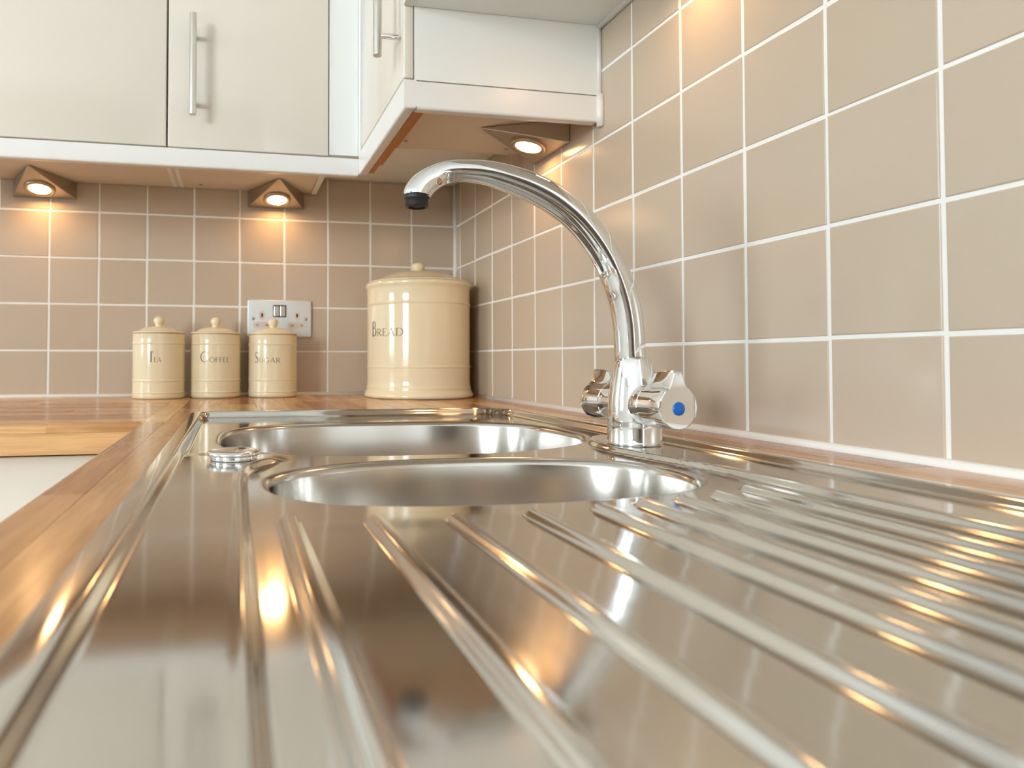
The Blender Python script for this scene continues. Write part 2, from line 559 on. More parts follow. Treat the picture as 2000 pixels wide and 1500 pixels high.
YEND = -0.678
u3 = empty('wall_cabinet', (0, 0, 0), 'white-ended wall cabinet on the sink wall, above the tap', 'cabinet', 'wall cabinets')
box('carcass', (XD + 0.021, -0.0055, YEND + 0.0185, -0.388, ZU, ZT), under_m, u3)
box('end_panel', (XD + 0.0155, -0.0062, YEND + 0.0005, YEND + 0.0182, ZU + 0.0012, ZT), white_m, u3)
d3 = box('door', (XD, XD + 0.0142, YEND + 0.001, -0.3435, 0.4795, ZT - 0.003), cream_m, u3, 0.0022, 3)
shade_auto(d3, 0.6)
bar_handle(d3, (XD - 0.034, -0.658, 0.515), (XD - 0.034, -0.658, 0.699), (-1, 0, 0))
box('batten', (-0.2862, -0.2770, YEND + 0.020, -0.335, 0.4385, ZU - 0.0003), batten_m, u3)
box('batten', (-0.2770, -0.2665, YEND + 0.020, -0.480, 0.4430, ZU - 0.0003), batten_m, u3)
box('batten', (-0.2770, -0.2685, -0.482, -0.375, 0.4430, ZU - 0.0003), batten_m, u3)
box('underside_panel', (-0.2830, -0.0045, -0.3800, -0.0045, 0.5135, 0.53), white_m, u3)
box('underside_panel', (-0.3474, -0.2832, YD + 0.0225, -0.0045, 0.5135, 0.53), white_m, u3)
bm = bmesh.new()
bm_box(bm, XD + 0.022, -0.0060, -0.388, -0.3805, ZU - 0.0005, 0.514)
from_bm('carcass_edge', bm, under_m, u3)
def screw(parent, x, y, z):
    o = lathe('screw', [(0, -0.0016), (0.0022, -0.0015), (0.0040, -0.0006), (0.0040, 0.0)], screw_m, parent, 16)
    o.location = (x, y, z)
screw(u3, -0.2355, -0.4218, ZU); screw(u3, -0.0411, -0.4129, ZU)
screw(u2, -0.6121, -0.0399, ZU)
for xs in (-0.67, -0.655):
    box('joint_strip', (xs - 0.004, xs + 0.004, YD + 0.025, -0.006, ZU - 0.0008, ZU), white_m, u1 if xs < -0.66 else u2)
box('side_lip', (-0.3605, -0.3478, YD + 0.025, -0.006, ZU - 0.0022, ZU), white_m, u2)

# light pelmets under the doors
def pelmet(name, b, label, parent=None):
    bm = bmesh.new()
    bm_box(bm, *b)
    es = [e for e in bm.edges if abs(e.verts[0].co.z - b[4]) < 1e-6 and abs(e.verts[1].co.z - b[4]) < 1e-6]
    bmesh.ops.bevel(bm, geom=es, offset=0.0045, segments=4, profile=0.5, affect='EDGES')
    o = from_bm(name, bm, pelmet_m, parent)
    shade_auto(o, 0.5)
    return o
p1 = pelmet('light_pelmet', (-1.257, XD - 0.0003, YD - 0.0035, YD + 0.0145, 0.4335, 0.4668), None)
tag(p1, 'long white light pelmet below the back wall cabinets', 'pelmet', 'light pelmets')
p2 = empty('light_pelmet', (0, 0, 0), 'white light pelmet turning the corner below the sink-wall cabinet', 'pelmet', 'light pelmets')
pelmet('front_board', (XD, XD + 0.018, YEND - 0.0005, YD - 0.004, 0.436, 0.4765), None, p2)
pelmet('return_board', (XD + 0.018, -0.0068, YEND - 0.0005, YEND + 0.0178, 0.436, 0.4750), None, p2)
bead('trim_4', [(-0.0035, YEND + 0.003, 0.4775), (-0.0035, YEND + 0.003, 0.580)], 0.0046, seal_m, 'white upright sealant line between the cabinet end and the tiles')
bead('trim_5', [(-0.0035, YEND - 0.001, 0.430), (-0.0035, YEND - 0.001, 0.4775)], 0.0056, seal_m, 'lumpy white sealant at the end of the short pelmet')

# bridging unit above the sink (only its underside shows)
ZB = 0.582
u4 = empty('wall_cabinet', (0, 0, 0), 'shallow wall cabinet at the top edge whose pale underside roofs the sink', 'cabinet', 'wall cabinets')
box('carcass', (-0.2890, -0.0045, -1.66, YEND - 0.0006, ZB, 1.20), white_m, u4)
box('door', (-0.306, -0.2905, -1.66, YEND - 0.0015, ZB + 0.004, 1.197), cream_m, u4, 0.002, 2)
box('front_edge', (-0.3062, -0.2892, -1.66, YEND - 0.0012, ZB - 0.001, ZB + 0.0035), white_m, u4, 0.0008)
bead('trim_6', [(-0.0035, YEND, ZB - 0.001), (-0.0035, -1.66, ZB - 0.001)], 0.0046, seal_m, 'white sealant line under the upper cabinet along the tiles')

# ------------------------------------------------------------------ triangular lamps
def lamp(loc, rotz, label):
    """local: wall at y = 0, room towards -y, cabinet underside at z = 0"""
    t = empty('under_cabinet_light', loc, label, 'lamp', 'triangular under-cabinet lamps', rotz=rotz)
    w, d, h = 0.131, 0.127, 0.0385
    bm = bmesh.new()
    tv = [bm.verts.new(c) for c in ((-w / 2, -0.001, -0.0003), (w / 2, -0.001, -0.0003), (0.0025, -d, -0.0003), (-0.0025, -d, -0.0003))]
    bv = [bm.verts.new(c) for c in ((-w / 2, -0.001, -h), (w / 2, -0.001, -h), (0.0025, -d, -0.003), (-0.0025, -d, -0.003))]
    bm.faces.new(tv)
    bm.faces.new(list(reversed(bv)))
    for i in range(4):
        j = (i + 1) % 4
        bm.faces.new((tv[i], tv[j], bv[j], bv[i]))
    bmesh.ops.recalc_face_normals(bm, faces=bm.faces)
    bmesh.ops.bevel(bm, geom=[e for e in bm.edges], offset=0.0009, segments=2, profile=0.5, affect='EDGES')
    from_bm('housing', bm, bronze_m, t)
    # lamp axis: normal of the sloping face
    n = Vector((0, -(h - 0.003), -(d - 0.001))).normalized()
    yc = -0.043
    zc = -h + (yc + 0.001) / (-(d - 0.001)) * (h - 0.003)
    M = Matrix.Translation((0, yc, zc)) @ n.to_track_quat('Z', 'Y').to_matrix().to_4x4()
    ring = lathe('bezel', [(0.0310, -0.001), (0.0315, 0.0014), (0.0308, 0.0036), (0.0270, 0.0048), (0.0232, 0.0042), (0.0215, 0.0022)], ring_m, t, 48)
    ring.matrix_local = M
    lens = lathe('lens', [(0.0216, 0.0020), (0.0190, 0.0032), (0.010, 0.0038), (0, 0.0040)], lens_m, t, 40)
    lens.matrix_local = M
    return t
lamp((-0.442, 0, ZU), 0, 'lit triangular lamp above the double socket')
lamp((-0.947, 0, ZU), 0, 'lit triangular lamp at the left edge under the wide cabinet')
lamp((0, -0.5155, ZU), -PI / 2, 'lit triangular lamp on the sink wall behind the tap spout')
lamp((0, -0.912, ZB), -PI / 2, 'triangular lamp above the frame casting a glow on the upper sink-wall tiles')

# ------------------------------------------------------------------ sink
SX0, SX1, SY0, SY1 = -0.600, -0.084, -1.517, -0.515
LD, LS = -0.0062, -0.0018
RIBS = [(-0.507, -1.213), (-0.461, -1.222), (-0.416, -1.226), (-0.3695, -1.223), (-0.325, -1.217),
        (-0.291, -1.209), (-0.2595, -1.203), (-0.2275, -1.194), (-0.195, -1.181)]
RIB_END = -1.478

def catmull(pts, n=8):
    pts = [np.array(q, float) for q in pts]
    P_ = [2 * pts[0] - pts[1]] + pts + [2 * pts[-1] - pts[-2]]
    out = []
    for i in range(1, len(P_) - 2):
        for k in range(n):
            t = k / n
            a, b, c, d = P_[i - 1], P_[i], P_[i + 1], P_[i + 2]
            out.append(0.5 * (2 * b + (c - a) * t + (2 * a - 5 * b + 4 * c - d) * t * t + (3 * b - 3 * c + d - a) * t ** 3))
    out.append(pts[-1])
    return np.array(out)

LEFTC = np.array((-0.0032, 0.0)) + catmull([(-0.470, -0.972), (-0.4996, -1.003), (-0.515, -1.026), (-0.5247, -1.0535), (-0.5290, -1.095), (-0.5298, -1.18), (-0.5302, -1.35), (-0.5305, -1.60)])
RIGHTC = np.array((0.0030, 0.0)) + catmull([(-0.098, -0.862), (-0.1255, -0.884), (-0.157, -0.916), (-0.173, -0.946), (-0.1795, -0.985), (-0.176, -1.03), (-0.168, -1.085), (-0.162, -1.15), (-0.1595, -1.35), (-0.159, -1.60)])

def sdist(poly, x, y):
    """signed distance to a polyline: positive on the left of its direction"""
    best = np.full(x.shape, 1e9)
    sg = np.ones(x.shape)
    for a, b in zip(poly[:-1], poly[1:]):
        d = b - a
        l2 = d @ d
        t = np.clip(((x - a[0]) * d[0] + (y - a[1]) * d[1]) / l2, 0, 1)
        px, py = x - a[0] - t * d[0], y - a[1] - t * d[1]
        dd = np.hypot(px, py)
        s = np.where(d[0] * py - d[1] * px >= 0, 1.0, -1.0)
        m_ = dd < best - 1e-9
        best = np.where(m_, dd, best)
        sg = np.where(m_, s, sg)
    return best * sg

def sstep(a, b, v):
    t = np.clip((v - a) / (b - a), 0, 1)
    return t * t * t * (t * (6 * t - 15) + 10)

def rect_dist(x, y):
    cx, cy = (SX0 + SX1) / 2, (SY0 + SY1) / 2
    r = np.where((x > cx) & (y > cy), 0.070, 0.030)
    hx, hy = (SX1 - SX0) / 2 - r, (SY1 - SY0) / 2 - r
    qx, qy = np.abs(x - cx) - hx, np.abs(y - cy) - hy
    return r - (np.hypot(np.maximum(qx, 0), np.maximum(qy, 0)) + np.minimum(np.maximum(qx, qy), 0))

def height(x, y):
    u = rect_dist(x, y)
    # strips either side of the drainer
    dl = sdist(LEFTC, x, y)          # curve runs towards the viewer: its left is the +x side
    dr = sdist(RIGHTC, x, y)
    fade_l = (1 - sstep(-1.010, -0.905, y)) * (1 - sstep(-0.514, -0.486, x))
    ml = (1 - sstep(0.0002, 0.0066, dl)) * fade_l
    mr = sstep(-0.0066, -0.0002, dr) * (1 - sstep(-0.90, -0.865, y))
    lip = 0.0009 * (np.exp(-(dl / 0.0036) ** 2) * fade_l + np.exp(-(dr / 0.0036) ** 2) * (1 - sstep(-0.91, -0.87, y)))
    base = LD + (LS - LD) * np.maximum(ml, mr) + lip
    # drainer ribs and the shallow creased valleys between them
    rb = np.zeros_like(x)
    for rx, ry in RIBS:
        prof = 1 - sstep(0.0018, 0.0074, np.abs(x - rx))
        ends = (1 - sstep(ry - 0.007, ry, y + 0.35 * np.abs(x - rx))) * sstep(RIB_END, RIB_END + 0.008, y)
        rb = np.maximum(rb, prof * ends)
    val = np.zeros_like(x)
    for (a, _), (b, _) in zip(RIBS[:-1], RIBS[1:]):
        t = (x - a) / (b - a)
        tri = 0.75 * np.clip(1 - (2 * t - 1) ** 2, 0, 1) + 0.25 * np.clip(1 - np.abs(2 * t - 1), 0, 1)
        val = np.where((t > 0) & (t < 1), tri, val)
    val = val * (1 - sstep(-1.255, -1.215, y)) * sstep(RIB_END - 0.01, RIB_END + 0.03, y)
    base = base + 0.0042 * rb - 0.00032 * val
    # rim
    crown = 0.0024 + 0.0011 * (1 - (1 - np.clip(u / 0.0145, 0, 1)) ** 2) - 0.0018 * (1 - np.clip(u / 0.0022, 0, 1)) ** 2
    k = sstep(0.0130, 0.0222, u)
    return crown * (1 - k) + base * k

def axis_lines(lo, hi, coarse, feats):
    v = set(np.round(np.linspace(lo, hi, int((hi - lo) / coarse) + 1), 5))
    for c, half, step in feats:
        for q in np.arange(c - half, c + half + 1e-9, step):
            if lo < q < hi:
                v.add(round(float(q), 5))
    v = sorted(v)
    out = [v[0]]
    for q in v[1:]:
        if q - out[-1] > 0.0006:
            out.append(q)
    out[-1] = v[-1]
    return np.array(out)

xf = [(SX0 + 0.012, 0.013, 0.0009), (SX1 - 0.012, 0.013, 0.0009), (-0.5298, 0.010, 0.0009), (-0.160, 0.0125, 0.0009), (-0.176, 0.012, 0.0014), (-0.515, 0.02, 0.002)]
for (rx, _) in RIBS:
    xf.append((rx, 0.0086, 0.00095))
for (a, _), (b, _) in zip(RIBS[:-1], RIBS[1:]):
    xf.append(((a + b) / 2, 0.0022, 0.0011))
yf = [(SY0 + 0.012, 0.013, 0.0011), (SY1 - 0.012, 0.013, 0.0009), (-1.02, 0.05, 0.0022), (-0.93, 0.075, 0.0022), (-1.205, 0.033, 0.0011), (RIB_END, 0.012, 0.002)]
gx = axis_lines(SX0, SX1, 0.008, xf)
gy = axis_lines(SY0, SY1, 0.009, yf)

class Bowl:
    def __init__(s, cx, cy, a, b, nq):
        s.cx, s.cy, s.a, s.b, s.nq = cx, cy, a, b, nq   # nq: exponent per quadrant (+x+y, -x+y, -x-y, +x-y)
    def g(s, x, y):
        dx, dy = (x - s.cx) / s.a, (y - s.cy) / s.b
        # blend the exponents smoothly round the outline
        wx = np.clip(0.5 + dx * 1.2, 0, 1); wy = np.clip(0.5 + dy * 1.2, 0, 1)
        n = s.nq[0] * wx * wy + s.nq[1] * (1 - wx) * wy + s.nq[2] * (1 - wx) * (1 - wy) + s.nq[3] * wx * (1 - wy)
        return (np.abs(dx) ** n + np.abs(dy) ** n) ** (1 / n) - 1
BOWLS = [Bowl(-0.340, -0.814, 0.217, 0.170, (2.9, 3.0, 2.7, 2.15)), Bowl(-0.351, -1.103, 0.167, 0.098, (2.3, 2.25, 2.6, 2.5))]

def build_sink():
    t = empty('inset_sink', ((SX0 + SX1) / 2, (SY0 + SY1) / 2, 0), 'stainless steel one-and-a-half bowl sink with a ribbed drainer', 'sink')
    ox, oy = (SX0 + SX1) / 2, (SY0 + SY1) / 2
    nx, ny = len(gx), len(gy)
    X, Y = np.meshgrid(gx, gy, indexing='ij')
    vx, vy = list(X.ravel()), list(Y.ravel())
    G = [b.g(X, Y) for b in BOWLS]
    edge_v = [dict(), dict()]
    def idx(i, j):
        return i * ny + j
    def cut(bi, p, q):
        key = (min(p, q), max(p, q))
        d = edge_v[bi]
        if key not in d:
            b = BOWLS[bi]
            x0, y0, x1, y1 = vx[key[0]], vy[key[0]], vx[key[1]], vy[key[1]]
            lo, hi = 0.0, 1.0
            s0 = float(b.g(np.float64(x0), np.float64(y0))) > 0
            for _ in range(26):
                m_ = (lo + hi) / 2
                if (float(b.g(np.float64(x0 + (x1 - x0) * m_), np.float64(y0 + (y1 - y0) * m_))) > 0) == s0:
                    lo = m_
                else:
                    hi = m_
            d[key] = len(vx)
            vx.append(x0 + (x1 - x0) * lo); vy.append(y0 + (y1 - y0) * lo)
        return d[key]
    faces = []
    O = [g > 0 for g in G]
    for i in range(nx - 1):
        for j in range(ny - 1):
            q = [(i, j), (i + 1, j), (i + 1, j + 1), (i, j + 1)]
            done = False
            for bi in (0, 1):
                ins = [bool(O[bi][c]) for c in q]
                if all(ins):
                    continue
                done = True
                if not any(ins):
                    break
                poly = []
                for k in range(4):
                    a, b = q[k], q[(k + 1) % 4]
                    if ins[k]:
                        poly.append(idx(*a))
                    if ins[k] != ins[(k + 1) % 4]:
                        poly.append(cut(bi, idx(*a), idx(*b)))
                if len(poly) >= 3:
                    faces.append(tuple(poly))
                break
            if not done:
                faces.append(tuple(idx(*c) for c in q))
    vx = np.array(vx); vy = np.array(vy)
    used = np.zeros(len(vx), bool)
    for f in faces:
        used[list(f)] = True
    remap = -np.ones(len(vx), int)
    remap[used] = np.arange(used.sum())
    ux, uy = vx[used], vy[used]
    z = height(ux, uy)
    e = 0.0002
    nxn = -(height(ux + e, uy) - height(ux - e, uy)) / (2 * e)
    nyn = -(height(ux, uy + e) - height(ux, uy - e)) / (2 * e)
    nn = np.c_[nxn, nyn, np.ones_like(nxn)]
    nn /= np.linalg.norm(nn, axis=1)[:, None]
    # vertices on the bowl outlines lie on a flat margin
    V = np.c_[ux - ox, uy - oy, z]
    Fc = [tuple(int(remap[k]) for k in f) for f in faces]
    me = bpy.data.meshes.new('deck')
    me.from_pydata([tuple(v) for v in V], [], Fc)
    me.update()
    for pl in me.polygons:
        pl.use_smooth = True
    me.normals_split_custom_set_from_vertices([tuple(v) for v in nn])
    deck = link_mesh('deck', me, t, steel_m)
    # bowls
    for bi, (b, depth, nm, lab) in enumerate(((BOWLS[0], 0.150, 'main_bowl', 'large far sink bowl'), (BOWLS[1], 0.125, 'half_bowl', 'smaller oval sink bowl'))):
        ids = list(edge_v[bi].values())
        pts = [(vx[k], vy[k]) for k in ids if used[k]]
        pts.sort(key=lambda q: math.atan2((q[1] - b.cy) / b.b, (q[0] - b.cx) / b.a))
        cl = [pts[0]]
        for q in pts[1:]:
            if math.hypot(q[0] - cl[-1][0], q[1] - cl[-1][1]) > 1e-7:
                cl.append(q)
        pts = np.array(cl)
        n = len(pts)
        ee = 1e-5
        gxn = (b.g(pts[:, 0] + ee, pts[:, 1]) - b.g(pts[:, 0] - ee, pts[:, 1])) / (2 * ee)
        gyn = (b.g(pts[:, 0], pts[:, 1] + ee) - b.g(pts[:, 0], pts[:, 1] - ee)) / (2 * ee)
        gl = np.hypot(gxn, gyn)
        nrm = np.c_[gxn / gl, gyn / gl]
        z0 = height(pts[:, 0], pts[:, 1])
        prof = [(0, 0)]
        r1 = 0.0075
        for k in range(1, 8):
            a = k / 7 * math.radians(84)
            prof.append((r1 * math.sin(a), r1 * (1 - math.cos(a))))
        s0, d0 = prof[-1]
        r2 = 0.034
        dw = depth - r2
        for k in range(1, 5):
            prof.append((s0 + (dw - d0) * k / 4 * math.tan(math.radians(6)), d0 + (dw - d0) * k / 4))
        s1, d1 = prof[-1]
        for k in range(1, 7):
            a = k / 6 * PI / 2
            prof.append((s1 + r2 * 0.9 * (1 - math.cos(a)), d1 + r2 * math.sin(a)))
        VV, FF = [], []
        for s_, d_ in prof:
            q = pts - nrm * s_
            for k in range(n):
                VV.append((q[k, 0] - ox, q[k, 1] - oy, z0[k] - d_))
        last = np.array(VV[-n:])
        c = np.array((b.cx - ox, b.cy - oy))
        for f_ in (0.6, 0.25):
            for k in range(n):
                VV.append((c[0] + (last[k, 0] - c[0]) * f_, c[1] + (last[k, 1] - c[1]) * f_, last[k, 2] - 0.004 * (1 - f_)))
        nr = len(VV) // n
        VV.append((c[0], c[1], last[0, 2] - 0.006))
        for r_ in range(nr - 1):
            for k in range(n):
                k2 = (k + 1) % n
                FF.append((r_ * n + k2, r_ * n + k, (r_ + 1) * n + k, (r_ + 1) * n + k2))
        for k in range(n):
            FF.append(((nr - 1) * n + (k + 1) % n, (nr - 1) * n + k, len(VV) - 1))
        FF = [tuple(reversed(f)) for f in FF]
        me = bpy.data.meshes.new(nm)
        me.from_pydata([tuple(v) for v in VV], [], FF)
        me.update()
        for pl in me.polygons:
            pl.use_smooth = True
        # analytic normals: outline normal mixed with the profile slope
        nors = []
        for r_ in range(nr):
            if r_ < len(prof):
                p0 = prof[max(r_ - 1, 0)]; p1_ = prof[min(r_ + 1, len(prof) - 1)]
                ds, dd = p1_[0] - p0[0], p1_[1] - p0[1]
                if r_ == 0: ds, dd = 1.0, 0.0
                if r_ == len(prof) - 1: ds, dd = 1.0, 0.0
                ln = math.hypot(ds, dd)
                for k in range(n):
                    nors.append((-nrm[k, 0] * dd / ln, -nrm[k, 1] * dd / ln, ds / ln))
            else:
                nors += [(0, 0, 1)] * n
        nors.append((0, 0, 1))
        me.normals_split_custom_set_from_vertices(nors)
        bo = link_mesh(nm, me, t, bowl_m)
        bo['label'] = lab
    return t
sink = build_sink()

# chrome disc on the left strip
pc = empty('waste_control', (-0.5362, -1.008, LS), 'round chrome disc knob on the steel strip beside the bowls', 'knob')
lathe('stem', [(0.019, 0.0003), (0.0195, 0.0012), (0.0195, 0.0035), (0.0188, 0.0042)], chrome_m, pc, 48)
lathe('cap', [(0.0185, 0.0040), (0.0218, 0.0042), (0.0226, 0.0052), (0.0226, 0.0062), (0.0216, 0.0074), (0.0195, 0.0080), (0.010, 0.0084), (0, 0.0085)], chrome_m, pc, 64)

# ------------------------------------------------------------------ tap
def build_tap():
    t = empty('kitchen_tap', (-0.143, -0.976, LS - 0.0001), 'chrome swan-neck mixer tap with a blue-dot handle', 'tap')
    body = lathe('body', [(0, 0.0005), (0.0262, 0.0003), (0.0266, 0.0015), (0.0262, 0.0030), (0.0258, 0.0040), (0.0258, 0.020), (0.0254, 0.035),
                          (0.0244, 0.048), (0.0226, 0.060), (0.0204, 0.071), (0.0186, 0.079), (0.0174, 0.0845), (0.0164, 0.0868), (0.0150, 0.0876), (0, 0.0876)], chrome_m, t, 72)
    # spout: swept section, slightly hollowed along the side seen from below
    path = [(0.0030, 0.0850, .0151), (0.0037, 0.0900, .0151), (0.0051, 0.1180, .0150), (0.0092, 0.1431, .0149), (0.0167, 0.1660, .0149),
            (0.0275, 0.1897, .0149), (0.0411, 0.2104, .0149), (0.0576, 0.2291, .0149), (0.0774, 0.2448, .0149), (0.0988, 0.2568, .0146),
            (0.1215, 0.2659, .0138), (0.1459, 0.2727, .0122), (0.1689, 0.2748, .0110), (0.1861, 0.2737, .0111), (0.2004, 0.2683, .0119),
            (0.2112, 0.2604, .0132), (0.2166, 0.2530, .0138), (0.2172, 0.2500, .0139)]
    cv = catmull([(a, b, c) for a, b, c in path], 6)
    sd = Vector((-0.9811, 0.1937, 0)).normalized()
    side = Vector((-0.1937, -0.9811, 0)).normalized()     # towards the room
    seg = 48
    V, Fc = [], []
    npt = len(cv)
    for i, (s_, z_, r_) in enumerate(cv):
        a, b = cv[max(i - 1, 0)], cv[min(i + 1, npt - 1)]
        tx, tz = b[0] - a[0], b[1] - a[1]
        l = math.hypot(tx, tz); tx /= l; tz /= l
        nrm = sd * (-tz) + Vector((0, 0, tx))             # outer (upper) side of the bend
        if i < 3: nrm = -sd
        f = i / (npt - 1)
        hol = float(sstep(0.20, 0.26, np.float64(f)) * (1 - sstep(0.77, 0.81, np.float64(f))))
        c = sd * s_ + Vector((0, 0, z_))
        for k in range(seg):
            th = 2 * PI * k / seg
            # th 0 = outer side, pi/2 = room side, pi = underside
            dth = (th - math.radians(138) + PI) % (2 * PI) - PI
            g = hol * 0.0017 * float(1 - sstep(math.radians(22), math.radians(36), np.float64(abs(dth))))
            rr = r_ - g
            V.append(c + nrm * (rr * math.cos(th)) + side * (rr * math.sin(th)))
    for i in range(npt - 1):
        for k in range(seg):
            k2 = (k + 1) % seg
            Fc.append((i * seg + k, i * seg + k2, (i + 1) * seg + k2, (i + 1) * seg + k))
    Fc.append(tuple(range(seg - 1, -1, -1)))
    Fc.append(tuple((npt - 1) * seg + k for k in range(seg)))
    sp = from_data('spout', V, Fc, chrome_m, t, False)
    bm = bmesh.new(); bm.from_mesh(sp.data); bmesh.ops.recalc_face_normals(bm, faces=bm.faces); bm.to_mesh(sp.data); bm.free()
    shade_auto(sp, 0.7)
    # aerator
    a, b = cv[-3], cv[-1]
    dv = (sd * (b[0] - a[0]) + Vector((0, 0, b[1] - a[1]))).normalized()
    e = sd * cv[-1][0] + Vector((0, 0, cv[-1][1]))
    ae = lathe('aerator', [(0.0137, -0.0005), (0.0137, 0.0012), (0.0131, 0.0018), (0.0134, 0.0024), (0.0134, 0.0042), (0.0122, 0.0050), (0.0122, 0.0110),
                           (0.0114, 0.0122), (0.0096, 0.0124), (0.0090, 0.0105), (0.0060, 0.0100), (0.0058, 0.0112), (0, 0.0112)], black_m, sp, 40)
    ae.matrix_local = Matrix.Translation(e) @ dv.to_track_quat('Z', 'Y').to_matrix().to_4x4()
    # handles
    for sg in (1, -1):
        ax = Vector((0.057, -0.998, 0)).normalized() * sg
        tang = Vector((0, 0, 1)).cross(ax)
        zc = 0.0405
        RH = 0.0207
        col = []
        def ring(s_, r_, bump, top=0.0128):
            out = []
            ph0 = 0.54
            H = r_ + top * bump
            x1, y1 = 0.0040, H
            x2, y2 = r_ * math.sin(ph0), r_ * math.cos(ph0)
            for k in range(144):
                ph = 2 * PI * k / 144
                sgn = ph if ph <= PI else ph - 2 * PI
                d = abs(sgn)
                rr = r_
                if bump > 0:
                    pt = math.atan2(x1, y1)
                    if d <= pt:
                        rr = H / math.cos(d)
                    elif d < ph0:
                        # ray against the flank line, eased into the drum
                        sx, cx_ = math.sin(d), math.cos(d)
                        den = sx * (y2 - y1) - cx_ * (x2 - x1)
                        line = (x1 * (y2 - y1) - y1 * (x2 - x1)) / den
                        e_ = (d - pt) / (ph0 - pt)
                        rr = max(r_, r_ + (line - r_) * (1 - 0.55 * e_))
                out.append(ax * s_ + tang * (rr * math.sin(ph)) + Vector((0, 0, zc + rr * math.cos(ph))))
            return out
        def loft(name, rings, m, parent):
            VV, FF = [], []
            for r_ in rings: VV += r_
            n = 144
            for i in range(len(rings) - 1):
                for k in range(n):
                    k2 = (k + 1) % n
                    FF.append((i * n + k, i * n + k2, (i + 1) * n + k2, (i + 1) * n + k))
            FF.append(tuple(range(n - 1, -1, -1)))
            FF.append(tuple((len(rings) - 1) * n + k for k in range(n)))
            o = from_data(name, VV, FF, m, parent)
            bm = bmesh.new(); bm.from_mesh(o.data); bmesh.ops.recalc_face_normals(bm, faces=bm.faces); bm.to_mesh(o.data); bm.free()
            return shade_auto(o, 0.33)
        loft('valve_collar', [ring(0.004, 0.0186, 0), ring(0.016, 0.0190, 0), ring(0.021, 0.0203, 0), ring(0.0305, 0.0205, 0), ring(0.0312, 0.0198, 0)], chrome_m, t)
        h = loft('handle', [ring(0.0316, 0.0198, 0.30), ring(0.0322, RH, 0.42), ring(0.036, RH, 0.72), ring(0.041, RH, 0.93), ring(0.049, RH, 1.0), ring(0.0625, RH, 1.0),
                            ring(0.0638, RH - 0.0004, 0.98), ring(0.0644, RH - 0.0014, 0.92)], chrome_m, t)
        dot = lathe('index_dot', [(0.0062, -0.0004), (0.0062, 0.0006), (0.0052, 0.0012), (0, 0.0014)], blue_m if sg == 1 else mat('red_plastic', srgb(190, 30, 30), 0.3), h, 32)
        dot['label'] = 'blue dot' if sg == 1 else 'red dot'
        dot.matrix_local = Matrix.Translation(ax * 0.0643 + Vector((0, 0, zc - 0.001))) @ ax.to_track_quat('Z', 'Y').to_matrix().to_4x4()
    return t
build_tap()

